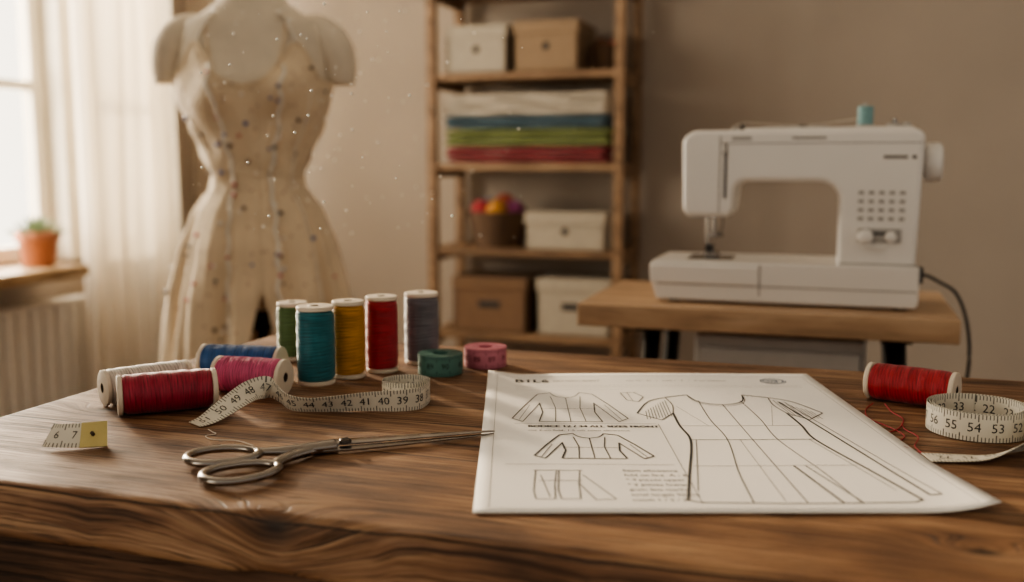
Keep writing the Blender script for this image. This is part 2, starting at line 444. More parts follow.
pline([(.085,.82),(.40,.82)],.0004,1,dash=.003)
# small sleeve piece
pline([(.385,.785),(.425,.79),(.445,.745),(.425,.70),(.395,.715),(.385,.785)],.0008); pline([(.405,.787),(.41,.71)],.0005,1)
bodice(.125,.395,.275,.44,.0014)
ptext(.115,.493,'BODICE 12 / 34 ALL SIZES FRONT',.0074,0,1)
ptext(.115,.462,'cut 2 on fold, 1.5 cm seam allowance',.0056,1)
pline([(.08,.515),(.44,.515)],.0005,1); pline([(.445,.515),(.445,.04)],.0004,1)
pline([(.06,.240),(.43,.240)],.0005,1)
for dx in (0,.05):
    pline([(.125+dx,.205),(.118+dx,.10),(.122+dx,.06),(.160+dx,.06),(.162+dx,.13),(.170+dx,.205)],.0008,1)
pline([(.120,.205),(.225,.205)],.0010,1); pline([(.225,.18),(.28,.06),(.24,.055),(.212,.14)],.0008,1); pline([(.13,.15),(.22,.15)],.0008,1); pline([(.135,.18),(.15,.07)],.0006,1)
for i in range(7):
    ptext(.312,.205-.025*i,['Seam allowance','fold on line  A - B','* 4 pieces upper','* 2 pieces lower','grain line marks','total length 96 cm','notch 1 / 2 / 3'][i],.0062,0 if i in(0,3) else 1)
mesh('drawing_lines',inkV[0],inkF[0],m_ink,pa); mesh('drawing_fine',inkV[1],inkF[1],m_ink2,pa); mesh('drawing_stamp',inkV[2],inkF[2],m_inkb,pa)

# ------------------------------------------------------------------ thread spools
m_cap=mat('spool_cap_ivory',(216,204,186),.55,var=.05,scale=60)
m_core=mat('spool_core_dark',(70,58,48),.8,var=.1)
def thread_mat(n,col):
    m,nt,b=new_mat('thread_'+n); N=nt.nodes; L=nt.links; c=srgb(col)
    def M(op,a,bb=None):
        q=N.new('ShaderNodeMath'); q.operation=op
        for i,vv in enumerate((a,bb)):
            if vv is None: continue
            if isinstance(vv,(int,float)): q.inputs[i].default_value=vv
            else: L.new(vv,q.inputs[i])
        return q.outputs[0]
    uv=N.new('ShaderNodeUVMap'); sp=N.new('ShaderNodeSeparateXYZ'); L.new(uv.outputs[0],sp.inputs[0]); U,V=sp.outputs[0],sp.outputs[1]
    cb=N.new('ShaderNodeCombineXYZ'); L.new(M('MULTIPLY',U,3.0),cb.inputs[0]); L.new(M('ADD',M('MULTIPLY',V,1000.),M('MULTIPLY',U,3.)),cb.inputs[1])
    n1=N.new('ShaderNodeTexNoise'); n1.inputs['Scale'].default_value=1; n1.inputs['Detail'].default_value=3; L.new(cb.outputs[0],n1.inputs['Vector'])
    d=M('ADD',M('MULTIPLY',V,420.),M('MULTIPLY',U,3.0)); s1=M('SINE',M('MULTIPLY',d,6.283))
    d2=M('ADD',M('MULTIPLY',V,300.),M('MULTIPLY',U,-4.0)); s2=M('SINE',M('MULTIPLY',d2,6.283))
    t=M('ADD',M('MULTIPLY',n1.outputs['Fac'],.9),M('ADD',M('MULTIPLY',s1,.05),M('MULTIPLY',s2,.05)))
    r=N.new('ShaderNodeValToRGB'); L.new(t,r.inputs['Fac']); e=r.color_ramp.elements
    e[0].position=.27; e[0].color=(*[x*.48 for x in c],1); e[1].position=.66; e[1].color=(*[min(1,x*1.32+.01) for x in c],1)
    k=e.new(.45); k.color=(*c,1)
    L.new(r.outputs[0],b.inputs['Base Color']); b.inputs['Roughness'].default_value=.5; b.inputs['Sheen Weight'].default_value=.25
    b.inputs['Sheen Roughness'].default_value=.4
    bp=N.new('ShaderNodeBump'); bp.inputs['Strength'].default_value=.6; bp.inputs['Distance'].default_value=.0005; L.new(t,bp.inputs['Height']); L.new(bp.outputs['Normal'],b.inputs['Normal'])
    return m
def spool(col,base,axis,r=.018,h=.078):
    A=align(axis,base); e=empty('thread_spool',base)
    ft=.0045; rf=r*.985
    fl=[(.0045,0),(rf-.0012,0),(rf,.0008),(rf,ft-.0008),(rf-.001,ft),(.0045,ft)]
    for k,z0 in enumerate((0,h-ft)):
        lathe('flange_%d'%k,[(a,b+z0) for a,b in fl]+[(.0045,z0)],m_cap,e,40,A,smooth=True).modifiers.new('e','EDGE_SPLIT').split_angle=.6
    lathe('hub',[(.0046,-.0002),(.0046,h+.0002),(.0068,h+.0002),(.0068,h-.001)],m_cap,e,24,A)
    lathe('core_hole',[(.0044,0.0002),(.0044,h-.0002)],m_core,e,20,A)
    lathe('core_end',[(0,h*.6),(.0045,h*.6)],m_core,e,20,A)
    n=int((h-2*ft)/.0010); prof=[]
    for i in range(n*4+1):
        t=i/(n*4); z=ft+(h-2*ft)*t
        edge=min(t,1-t)*(h-2*ft)
        rr=r*.97-.0026*max(0,1-edge/.0035)**2+.0004*math.sin(math.pi*t)+.00022*math.sin(2*math.pi*i/4+.6)+.00010*math.sin(i*1.7)
        prof.append((rr,z))
    prof=[(.005,ft)]+prof+[(.005,h-ft)]
    v=[];f=[];uv=[];segs=56;N_=len(prof)
    for i,(rr,z) in enumerate(prof):
        for j in range(segs+1):
            a=2*math.pi*j/segs
            zz=z+ (0.0011*math.sin(a+z*55) if 3<i<N_-4 else 0)
            r2=rr+.00015*math.sin(3*a+z*400)
            v.append((r2*math.cos(a),r2*math.sin(a),zz)); uv.append((j/segs,z))
    for i in range(N_-1):
        for j in range(segs):
            q=i*(segs+1)+j; f.append((q,q+1,q+segs+2,q+segs+1))
    mesh('thread_winding',v,f,col,e,True,uv=uv,xf=A)
    return e
c_green=thread_mat('green',(84,110,62)); c_teal=thread_mat('teal',(24,104,114)); c_must=thread_mat('mustard',(190,136,40))
c_red=thread_mat('red',(164,28,42)); c_gray=thread_mat('gray',(108,106,112)); c_wht=thread_mat('white',(210,203,194))
c_crim=thread_mat('crimson',(156,32,58)); c_blue=thread_mat('blue',(40,86,142)); c_pink=thread_mat('pink',(196,86,126))
spool(c_green,(-.583,.982,TZ),(0,0,1),.0175,.065)
spool(c_teal,(-.495,.877,TZ),(0,0,1),.019,.079)
spool(c_must,(-.478,.915,TZ),(0,0,1),.0168,.080)
spool(c_red,(-.458,.952,TZ),(0,0,1),.0170,.081)
spool(c_gray,(-.436,1.007,TZ),(0,0,1),.0190,.079)
def lying(col,A,B,r):
    A=Vector((*A,TZ+r+.0001)); B=Vector((*B,TZ+r+.0001)); return spool(col,A,B-A,r,(B-A).length)
lying(c_wht,(-.632,.730),(-.588,.797),.0168)
lying(c_crim,(-.596,.706),(-.533,.762),.0180)
lying(c_blue,(-.620,.865),(-.534,.877),.0175)
lying(c_pink,(-.568,.816),(-.496,.820),.0175)
lying(c_red,(.031,.984),(.105,.957),.0172)

# ------------------------------------------------------------------ measuring tapes
def tape_mat(name,base,tick):
    m,nt,b=new_mat(name); N=nt.nodes;L=nt.links
    uv=N.new('ShaderNodeUVMap'); sp=N.new('ShaderNodeSeparateXYZ'); L.new(uv.outputs[0],sp.inputs[0])
    def M(op,a,c=None):
        n=N.new('ShaderNodeMath'); n.operation=op
        for i,q in enumerate((a,c)):
            if q is None: continue
            if isinstance(q,(int,float)): n.inputs[i].default_value=q
            else: L.new(q,n.inputs[i])
        return n.outputs[0]
    U,V=sp.outputs[0],sp.outputs[1]
    fr=M('FRACT',M('DIVIDE',U,.0027)); small=M('LESS_THAN',fr,.30)
    vv=M('MINIMUM',V,M('SUBTRACT',1.0,V))
    a=M('MULTIPLY',small,M('LESS_THAN',vv,.17))
    fb=M('FRACT',M('DIVIDE',U,.0135)); big=M('MULTIPLY',M('LESS_THAN',fb,.07),M('LESS_THAN',vv,.27))
    t=M('MAXIMUM',a,big)
    no=N.new('ShaderNodeTexNoise'); no.inputs['Scale'].default_value=80
    r=N.new('ShaderNodeValToRGB'); c=srgb(base); r.color_ramp.elements[0].color=(*[x*.93 for x in c],1); r.color_ramp.elements[1].color=(*c,1); L.new(no.outputs['Fac'],r.inputs['Fac'])
    mx=N.new('ShaderNodeMix'); mx.data_type='RGBA'; L.new(M('MULTIPLY',t,.85),mx.inputs['Factor']); L.new(r.outputs[0],mx.inputs['A']); mx.inputs['B'].default_value=(*srgb(tick),1)
    L.new(mx.outputs['Result'],b.inputs['Base Color']); b.inputs['Roughness'].default_value=.45
    return m
m_tw=tape_mat('tape_white',(222,216,200),(50,48,46)); m_tg=tape_mat('tape_green',(80,122,112),(26,50,46)); m_tp=tape_mat('tape_pink',(198,122,138),(110,40,55))
m_num=mat('tape_numbers',(46,44,44),.6); m_numg=mat('tape_numbers_green',(28,48,40),.6); m_nump=mat('tape_numbers_pink',(110,36,52),.6)
def ribbon(P,W,width,m,mn,parent,th=.0005,num0=1,step=.018,size=.0095,side=1,nums=True,name='tape'):
    n=len(P); S=[0]
    for i in range(1,n): S.append(S[-1]+(P[i]-P[i-1]).length)
    Nn=[]
    for i in range(n):
        t=(P[min(i+1,n-1)]-P[max(i-1,0)]).normalized(); w=W[i]-t*W[i].dot(t); w.normalize(); Nn.append(t.cross(w).normalized()); W[i]=w
    v=[];uv=[];f=[]
    for i in range(n):
        for s,off in ((-.5,0),(.5,0),(.5,th),(-.5,th)):
            v.append(P[i]+W[i]*width*s-Nn[i]*off*side); uv.append((S[i],s+.5))
    for i in range(n-1):
        for k in range(4):
            k2=(k+1)%4; f.append((i*4+k,i*4+k2,i*4+4+k2,i*4+4+k))
    f.append((0,1,2,3)); f.append((n*4-4,n*4-3,n*4-2,n*4-1))
    mesh(name,v,f,m,parent,False,uv=uv)
    if not nums: return
    def ev(s):
        s=max(0,min(S[-1]-1e-6,s))
        lo,hi=0,n-1
        while hi-lo>1:
            md=(lo+hi)//2
            if S[md]<=s: lo=md
            else: hi=md
        t=(s-S[lo])/max(1e-9,S[lo+1]-S[lo]); return P[lo].lerp(P[lo+1],t),W[lo].lerp(W[lo+1],t),Nn[lo].lerp(Nn[lo+1],t)
    V=[];F=[];s=step*.6;k=num0
    while s<S[-1]-step*.4:
        gv,gf=glyph(str(k))
        for sg in (1,-1):
            base=len(V)
            for q in gv:
                p,w,nn=ev(s+q.x*size*sg); off=(.00025 if sg==1 else -(th+.00025))
                V.append(p+w*q.y*size+nn*off*side)
            F+=[tuple(base+i for i in g) for g in gf]
        k+=1; s+=step
    mesh(name+'_numbers',V,F,mn,parent)
def coil(c,r0,r1,turns,width,a0=0,tail=None,tailW=None,n=64,ccw=1):
    P=[];W=[]; N_=int(n*turns)
    for i in range(N_+1):
        t=i/N_; a=a0-ccw*2*math.pi*turns*(1-t); r=r0+(r1-r0)*t
        P.append(Vector((c[0]+r*math.cos(a),c[1]+r*math.sin(a),TZ+width/2+.0006))); W.append(Vector((0,0,1)))
    if tail:
        cp=[P[-8],P[-1]]+[Vector(q) for q in tail]
        cw=[Vector((0,0,1))]*2+[Vector(q).normalized() for q in tailW]
        cc=catmull(cp,10); ww=catmull(cw,10)
        P+=cc[11:]; W+=[q.normalized() for q in ww[11:]]
        for i,(p,q) in enumerate(zip(P,W)):
            zmin=TZ+.0008+abs(q.z)*width/2
            if p.z<zmin: P[i]=Vector((p.x,p.y,zmin))
    return P,W
for nm,c,r,m_,mn_ in (('green',(-.395,.962),.0245,m_tg,m_numg),('pink',(-.363,1.013),.0240,m_tp,m_nump)):
    e=empty('rolled_measuring_tape',(c[0],c[1],TZ))
    P,W=coil(c,.0085,r,11,.021,a0=-.6,n=40)
    ribbon(P,W,.021,m_,mn_,e,th=.0009,num0=20,step=.016,size=.008,side=1)
e=empty('white_measuring_tape',(-.375,.83,TZ))
cW=.0205
tail=[(-.352,.808,TZ+.0110),(-.366,.793,TZ+.010),(-.390,.785,TZ+.008),(-.415,.774,TZ+.008),(-.438,.764,TZ+.008),(-.458,.762,TZ+.010),(-.472,.768,TZ+.015),(-.483,.767,TZ+.020),(-.490,.754,TZ+.020),(-.494,.738,TZ+.016),(-.500,.722,TZ+.009),(-.506,.708,TZ+.003),(-.511,.698,TZ+.001)]
tw=[(.05,-.1,1),(.1,-.2,1),(.1,-.35,.9),(.15,-.5,.75),(.15,-.6,.7),(.1,-.5,.8),(.0,-.4,.9),(-.35,-.3,.85),(-.7,-.1,.65),(-.8,.2,.5),(-.8,.3,.35),(-.85,.35,.12),(-.85,.4,.0)]
P,W=coil((-.377,.832),.0165,.0222,3.1,cW,a0=.15,tail=tail,tailW=tw,ccw=-1)
ribbon(P,W,cW,m_tw,m_num,e,num0=14,step=.0165,size=.0105,side=1)
e=empty('white_measuring_tape',(.115,.886,TZ))
tail=[(.153,.862,TZ+.011),(.150,.838,TZ+.009),(.130,.812,TZ+.005),(.105,.797,TZ+.0022),(.068,.786,TZ+.0022)]
tw=[(.1,.1,1),(.3,-.3,1),(.4,-.6,.5),(.2,-1,.12),(0,-1,0)]
P,W=coil((.114,.886),.0335,.0400,3.2,.022,a0=.25,tail=tail,tailW=tw,ccw=-1)
ribbon(P,W,.022,m_tw,m_num,e,num0=22,step=.0175,size=.0105,side=1)
m_brass=mat('brass_tip',(206,190,128),.40,metal=.35,var=.10)
e=empty('measuring_tape_end',(-.556,.620,TZ))
P=catmull([(-.583,.611,TZ+.009),(-.574,.611,TZ+.0092),(-.562,.615,TZ+.0092),(-.554,.619,TZ+.009)],10)
ribbon(P,[Vector((0.1,.75,.8)).normalized() for _ in P],.020,m_tw,m_num,e,num0=6,step=.014,size=.009,side=1)
P=catmull([(-.557,.6170,TZ+.0092),(-.551,.6205,TZ+.0092),(-.546,.624,TZ+.0092),(-.541,.628,TZ+.009)],8)
ribbon([p+Vector((.0008,-.0010,.0006)) for p in P],[Vector((0.1,.75,.8)).normalized() for _ in P],.0205,m_brass,m_num,e,th=.0018,nums=False,name='metal_tip')
m_thr=mat('red_thread',(150,36,44),.6); m_thw=mat('white_thread',(225,215,200),.6)
cyl('rivet',(-.5485,.6215,TZ+.0088),(-.5480,.6190,TZ+.0116),.0015,m_core,e,16)
z=TZ+.0006
tube('loose_red_thread',[(.035,.955,z+.001),(.028,.93,z),(.030,.90,z),(.045,.875,z),(.056,.85,z),(.050,.825,z),(.055,.81,z+.001),(.066,.80,z),(.062,.82,z),(.066,.845,z+.001),(.058,.87,z),(.056,.89,z)],.00055,m_thr,None,n=10,segs=6)
tube('loose_red_thread',[(.045,.955,z+.001),(.05,.93,z),(.058,.905,z),(.052,.87,z),(.040,.85,z),(.035,.835,z)],.00055,m_thr,None,n=10,segs=6)
tube('loose_white_thread',[(-.492,.690,z),(-.485,.685,z),(-.478,.680,z),(-.482,.672,z),(-.47,.665,z),(-.45,.668,z),(-.43,.660,z)],.0004,m_thw,None,n=10,segs=6)

# ------------------------------------------------------------------ scissors
m_steel=mat('polished_steel',(150,144,138),.22,metal=1,var=.06,scale=50)
m_steel2=mat('dark_steel',(84,78,74),.3,metal=1,var=.04)
sc=empty('fabric_scissors',(-.360,.675,TZ))
ang=math.atan2(.073,.098)
SX=Matrix.Translation((-.356,.672,TZ))@Matrix.Rotation(ang,4,'Z')
def blade(name,sgn,z0,th,tipy):
    st=[(-.034,.0055),(-.018,.0092),(0,.0108),(.012,.0108),(.03,.0100),(.06,.0080),(.09,.0056),(.11,.0032),(.1205,.0008)]
    v=[];f=[]
    for x,w in st:
        inner=-.0014*sgn*(1 if x<.02 else max(.2,1-(x-.02)/.1))
        yi=inner; yo=sgn*w; ym_=yi+(yo-yi)*.45; k=1-.5*max(0,x)/.1225
        for (y,zz) in ((yi,z0),(yi,z0+th*.55*k),(ym_,z0+th*k),(yo,z0+th*.75*k),(yo,z0)):
            v.append((x,y+tipy*max(0,x)/.12,zz))
    n=5
    for i in range(len(st)-1):
        for k in range(n):
            k2=(k+1)%n; f.append((i*n+k,i*n+k2,(i+1)*n+k2,(i+1)*n+k))
    f.append(tuple(range(n))); f.append(tuple(range((len(st)-1)*n,len(st)*n)))
    o=mesh(name,v,f,m_steel,sc,False,xf=SX)
    bm=bmesh.new(); bm.from_mesh(o.data); bmesh.ops.recalc_face_normals(bm,faces=bm.faces); bm.to_mesh(o.data); bm.free()
    bev(o,.0004,2,20)
blade('blade_lower',-1,.0022,.0026,.0012)
blade('blade_upper',1,.0046,.0028,-.0010)
def T3(pts): return [SX@Vector(p) for p in pts]
def loop(name,c,ax,ay,rot,z,r):
    pts=[]
    for i in range(20):
        a=2*math.pi*i/20
        x=ax*math.cos(a); y=ay*math.sin(a)*(1-.12*math.cos(a))
        pts.append((c[0]+x*math.cos(rot)-y*math.sin(rot),c[1]+x*math.sin(rot)+y*math.cos(rot),z))
    tube(name,T3(pts),r,m_steel,sc,n=4,closed=True,segs=12,flat=.85)
loop('finger_ring_upper',(-.0905,-.0055),.0255,.0190,-.12,.0062,.0036)
loop('finger_ring_lower',(-.0800,-.0450),.0265,.0190,.25,.0046,.0036)
tube('shank_upper',T3([(-.008,-.002,.0055),(-.025,-.004,.0055),(-.045,-.007,.006),(-.058,-.006,.0063),(-.068,-.003,.0062)]),.004,m_steel,sc,n=8,segs=12,flat=.7,rf=lambda t:.0070-.0030*t)
tube('shank_lower',T3([(-.008,.001,.0040),(-.025,-.004,.004),(-.040,-.014,.0043),(-.051,-.026,.0046),(-.056,-.036,.0046)]),.004,m_steel,sc,n=8,segs=12,flat=.7,rf=lambda t:.0070-.0030*t)
lathe('pivot_screw',[(0,.0098),(.0032,.0096),(.0046,.0088),(.0050,.0078),(.0050,.0066)],m_steel2,sc,24,SX)
box('screw_slot',(0,0,.0099),(.006,.0009,.0004),m_core,sc,0,.6,SX)

# ------------------------------------------------------------------ sewing table
m_oak=wood('light_oak',(154,126,98),(184,152,120),(204,174,142),ring=40,rough=(.4,.5),fine=.35)
st=empty('sewing_table',(-.1,1.69,.7))
SX0,SX1,SY0,SY1=-.392,.168,1.522,1.862
slab('tabletop',SX0,SX1,SY0,SY1,TZ-.036,TZ-.0002,m_oak,.003,st)
for i,x in enumerate((-.28,.085)):
    for j,(y,yb) in enumerate(((1.58,1.55),(1.80,1.83))):
        sx_=-.05 if i==0 else .05
        tube('leg_%d_%d'%(i,j),[(x,y,TZ-.036),(x+sx_,yb,0.0)],.014,m_blackmetal,st,n=1,segs=4,up=(0,1,0),smoothpath=False)
    slab('bracket_%d'%i,x-.022,x+.022,1.55,1.83,TZ-.044,TZ-.036,m_blackmetal,.001,st)
slab('stretcher',-.28,.085,1.80,1.815,TZ-.075,TZ-.045,m_blackmetal,.001,st)
m_bin=mat('grey_plastic',(186,182,176),.5,var=.04)
bn=empty('storage_drawer_unit',(-.09,1.70,.35))
slab('carcass',-.215,.045,1.59,1.79,.0,.700,m_bin,.006,bn)
for i in range(3):
    slab('drawer_front_%d'%i,-.208,.038,1.578,1.592,.02+.225*i,.232+.225*i,m_bin,.006,bn)
    slab('drawer_pull_%d'%i,-.13,-.05,1.568,1.58,.15+.215*i,.165+.215*i,m_blackmetal,.003,bn)

# ------------------------------------------------------------------ sewing machine
m_mw=mat('machine_white_plastic',(234,230,224),.32,var=.015,scale=10,coat=.25)
m_mg=mat('machine_grey_plastic',(170,167,162),.4,var=.03)
m_md=mat('machine_dark',(48,46,46),.5,var=.05)
m_line=mat('machine_seam',(120,116,110),.6,var=.05)
MY=1.585
mc=empty('sewing_machine',(-.09,1.67,TZ))
def H(h): return TZ+h
body=[(-.004,.055),(.108,.055),(.114,.262),(.104,.271),(-.226,.271),(-.243,.258),(-.240,.146),(-.232,.136),(-.170,.136),(-.164,.146),(-.160,.184),(-.148,.192),(-.022,.192),(-.004,.174)]
ol=rounded([(x,H(z)) for x,z in body],[.0,.0,.016,.012,.022,.016,.012,.01,.01,.01,.014,.012,.026,.022],6)
prism('arm_and_pillar',ol,MY+.014,MY+.135,m_mw,mc,.009,5)
base=[(-.276,.004),(.110,.004),(.114,.010),(.114,.066),(-.284,.066),(-.288,.060),(-.284,.030),(-.279,.010)]
prism('base',rounded([(x,H(z)) for x,z in base],[.004,.004,.003,.004,.005,.006,.006,.004],4),MY,MY+.165,m_mw,mc,.006,4)
tray=[(-.286,.030),(-.118,.030),(-.118,.060),(-.289,.060)]
prism('accessory_tray',rounded([(x,H(z)) for x,z in tray],.004,4),MY-.004,MY+.02,m_mw,mc,.003,3)
slab('tray_shadow_gap',-.117,-.1155,MY-.0006,MY+.01,H(.014),H(.064),m_line,0,mc)
slab('base_seam',-.276,.112,MY-.0006,MY+.01,H(.0285),H(.0300),m_line,0,mc)
slab('pillar_seam',-.002,.111,MY+.0134,MY+.02,H(.0675),H(.069),m_line,0,mc)
for i,x in enumerate((-.25,.09)):
    for j,y in enumerate((MY+.02,MY+.145)): cyl('foot_%d%d'%(i,j),(x,y,TZ),(x,y,H(.006)),.010,m_md,mc)
slab('needle_plate',-.235,-.165,MY+.035,MY+.115,H(.0655),H(.0672),m_steel,.0006,mc)
slab('plate_slot',-.212,-.192,MY+.06,MY+.085,H(.0671),H(.0677),m_md,0,mc)
slab('head_seam',-.1835,-.182,MY+.0132,MY+.02,H(.142),H(.262),m_line,0,mc)
slab('arm_seam',-.182,.110,MY+.0132,MY+.02,H(.2495),H(.2508),m_line,0,mc)
slab('thread_slot',-.176,-.172,MY+.012,MY+.02,H(.165),H(.250),m_md,.0008,mc)
box('take_up_lever',(-.174,MY+.008,H(.236)),(.006,.012,.004),m_steel,mc,.001)
cyl('needle_bar',(-.196,MY+.07,H(.138)),(-.196,MY+.07,H(.100)),.0038,m_steel,mc)
box('needle_clamp',(-.196,MY+.067,H(.104)),(.011,.013,.009),m_steel,mc,.001)
cyl('clamp_screw',(-.190,MY+.066,H(.104)),(-.181,MY+.066,H(.104)),.003,m_steel,mc)
cyl('needle',(-.196,MY+.07,H(.100)),(-.196,MY+.07,H(.068)),.0010,m_steel,mc,8)
cyl('presser_bar',(-.207,MY+.078,H(.138)),(-.207,MY+.078,H(.084)),.0034,m_steel,mc)
box('presser_ankle',(-.203,MY+.072,H(.082)),(.012,.012,.012),m_md,mc,.001)
prism('presser_foot',[(-.209,H(.0685)),(-.188,H(.0685)),(-.186,H(.074)),(-.196,H(.077)),(-.209,H(.074))],MY+.055,MY+.085,m_steel,mc,.0008,2)
box('lamp_housing',(-.222,MY+.07,H(.136)),(.022,.05,.008),m_mg,mc,.002)
tube('needle_threader',[(-.181,MY+.05,H(.14)),(-.180,MY+.048,H(.118)),(-.186,MY+.046,H(.106))],.0012,m_steel2,mc)
A=align((1,0,0),(.112,MY+.075,H(.221)))
lathe('handwheel_hub',[(0,0),(.020,0),(.020,.008),(0,.008)],m_mw,mc,40,A)
lathe('handwheel',[(0,.006),(.024,.006),(.0275,.008),(.029,.011),(.029,.026),(.0275,.029),(.023,.031),(.019,.030),(.017,.028),(0,.028)],m_mw,mc,64,A,fn=lambda r,z,a:r*(1+(.018*math.cos(32*a) if r>.028 else 0)))
slab('top_lid',-.15,.10,MY+.035,MY+.115,H(.269),H(.2745),m_mw,.003,mc)
cyl('spool_pin',(.030,MY+.08,H(.274)),(.030,MY+.08,H(.312)),.0025,m_mg,mc)
cyl('spool_pin_base',(.030,MY+.08,H(.272)),(.030,MY+.08,H(.279)),.013,m_mg,mc,bv=.001)
c_t2=mat('thread_pale_teal',(120,158,160),.6,var=.1,scale=200)
lathe('thread_on_pin',[(0,.279),(.0115,.279)]+[(.0115+.0002*(i%2),.2795+i*.0006) for i in range(46)]+[(.0115,.307),(0,.307)],c_t2,mc,32,Matrix.Translation((.030,MY+.08,TZ)))
cyl('bobbin_winder',(.072,MY+.07,H(.272)),(.072,MY+.07,H(.280)),.011,m_mg,mc,bv=.001); cyl('bobbin_pin',(.072,MY+.07,H(.28)),(.072,MY+.07,H(.288)),.004,m_steel,mc)
cyl('bobbin_stop',(.090,MY+.065,H(.272)),(.090,MY+.065,H(.281)),.006,m_mg,mc,bv=.001)
cyl('guide_post_a',(-.155,MY+.07,H(.270)),(-.155,MY+.07,H(.282)),.0035,m_steel2,mc); cyl('guide_post_b',(-.165,MY+.07,H(.270)),(-.165,MY+.07,H(.277)),.005,m_mg,mc)
cyl('tension_disc',(-.062,MY+.075,H(.272)),(-.062,MY+.075,H(.279)),.009,m_steel2,mc)
tube('upper_thread',[(.018,MY+.07,H(.288)),(-.05,MY+.07,H(.279)),(-.11,MY+.07,H(.281)),(-.155,MY+.07,H(.283)),(-.172,MY+.02,H(.268)),(-.175,MY+.009,H(.237))],.0006,m_thw,mc,n=6,segs=5)
box('carry_handle',(-.075,MY+.075,H(.2755)),(.10,.018,.004),m_mg,mc,.0015)
box('tension_guide_plate',(-.150,MY+.0135,H(.258)),(.030,.002,.006),m_mg,mc,.001)
for r_ in range(4):
    for c_ in range(5):
        x=.028+c_*.0145; h=.137+r_*.0130
        box('stitch_button_%d_%d'%(r_,c_),(x,MY+.0135,H(h)),(.0085,.002,.0058),m_mg,mc,.0008)
        box('stitch_mark_%d_%d'%(r_,c_),(x,MY+.0122,H(h)),(.0045,.0008,.0012),m_line,mc,0)
box('label_plate',(.074,MY+.0138,H(.229)),(.034,.0012,.005),m_line,mc,.0005)
box('label_dot',(.100,MY+.0138,H(.229)),(.006,.0012,.005),m_md,mc,.0005)
box('speed_slider_plate',(.056,MY+.0125,H(.112)),(.062,.005,.022),m_mg,mc,.0022)
box('speed_slider_groove',(.056,MY+.0098,H(.115)),(.050,.001,.004),m_md,mc,0)
A=align((0,-1,0),(.036,MY+.012,H(.110)))
lathe('stitch_dial',[(0,.016),(.009,.016),(.011,.014),(.0115,.0),(0,0)],m_mw,mc,32,A)
A=align((0,-1,0),(.072,MY+.012,H(.110)))
lathe('length_dial',[(0,.010),(.007,.010),(.0085,.008),(.009,.0),(0,0)],m_mw,mc,32,A)
box('reverse_lever',(.050,MY+.010,H(.094)),(.028,.008,.006),m_mw,mc,.002)
box('arm_label',(-.05,MY+.0138,H(.258)),(.05,.001,.003),m_line,mc,0)
tube('power_cable',[(.112,MY+.10,H(.045)),(.130,MY+.10,H(.045)),(.150,MY+.09,H(.036)),(.172,MY+.06,H(.022)),(.186,MY+.03,H(-.02)),(.190,MY+.02,H(-.08)),(.185,MY+.05,H(-.15)),(.18,MY+.1,H(-.22)),(.18,MY+.15,H(-.5)),(.18,MY+.2,.01)],.0028,m_md,mc,n=8,segs=8)
box('plug',(.119,MY+.10,H(.045)),(.014,.02,.026),m_md,mc,.002)

# ------------------------------------------------------------------ shelving unit
m_shelf=wood('shelf_pine',(104,80,58),(132,104,78),(156,128,100),ring=40,rough=(.5,.6),fine=.35)
sh=empty('shelving_unit',(-1.07,3.55,.95))
QX0,QX1,QY0,QY1=-1.445,-.715,3.40,3.72
for i,(x,y) in enumerate(((QX0,QY0),(QX1-.035,QY0),(QX0,QY1-.035),(QX1-.035,QY1-.035))):
    slab('post_%d'%i,x,x+.035,y,y+.035,0,2.05,m_shelf,.003,sh)
SZ=[.08,.352,.660,.968,1.288,1.60,1.92]
for i,z in enumerate(SZ):
    slab('board_%d'%i,QX0+.004,QX1-.004,QY0+.006,QY1-.006,z-.024,z,m_shelf,.003,sh)
    for k,x in enumerate((QX0+.008,QX1-.028)):
        slab('side_rail_%d_%d'%(i,k),x,x+.02,QY0+.03,QY1-.03,z-.05,z-.024,m_shelf,.002,sh)
m_boxw=mat('box_linen_white',(168,158,142),.85,var=.05,bump=.2); m_boxb=mat('box_beige',(142,120,96),.85,var=.06,bump=.2)
m_boxk=mat('box_kraft',(118,92,70),.9,var=.07,bump=.2)
def sbox(x0,x1,y0,y1,z,h,m,lid=True,hole='slot'):
    z+=.0005
    e=empty('storage_box',((x0+x1)/2,(y0+y1)/2,z)); t=.006
    slab('side_front',x0,x1,y0,y0+t,z,z+h-(.01 if lid else 0),m,.001,e); slab('side_back',x0,x1,y1-t,y1,z,z+h-.01,m,.001,e)
    slab('side_left',x0,x0+t,y0,y1,z,z+h-.01,m,.001,e); slab('side_right',x1-t,x1,y0,y1,z,z+h-.01,m,.001,e)
    slab('bottom',x0,x1,y0,y1,z,z+t,m,.001,e)
    if lid: slab('lid',x0-.004,x1+.004,y0-.004,y1+.004,z+h-.045,z+h,m,.003,e)
    cx=(x0+x1)/2
    if hole=='slot':
        slab('handle_slot',cx-.042,cx+.042,y0-.0012,y0+.002,z+h*.45,z+h*.45+.026,m_md,.010,e)
    elif hole=='ring':
        A=align((0,-1,0),(cx,y0+.001,z+h*.5)); lathe('handle_ring',[(.008,0),(.012,.004),(.014,0)],m_md,e,24,A); lathe('handle_hole',[(0,.0012),(.009,.0012)],m_md,e,24,A)
    return e
sbox(-1.375,-1.150,3.43,3.68,1.288,.168,m_boxw,hole='ring')
sbox(-1.118,-.888,3.43,3.68,1.288,.175,m_boxb,hole='ring')
sbox(-1.075,-.785,3.43,3.68,.660,.135,m_boxw,hole='ring')
sbox(-1.355,-1.075,3.43,3.68,.352,.20,m_boxk)
sbox(-1.030,-.765,3.43,3.68,.352,.205,m_boxw)
m_bask=mat('wicker',(98,76,58),.85,var=.25,scale=120,bump=.6,bscale=300)
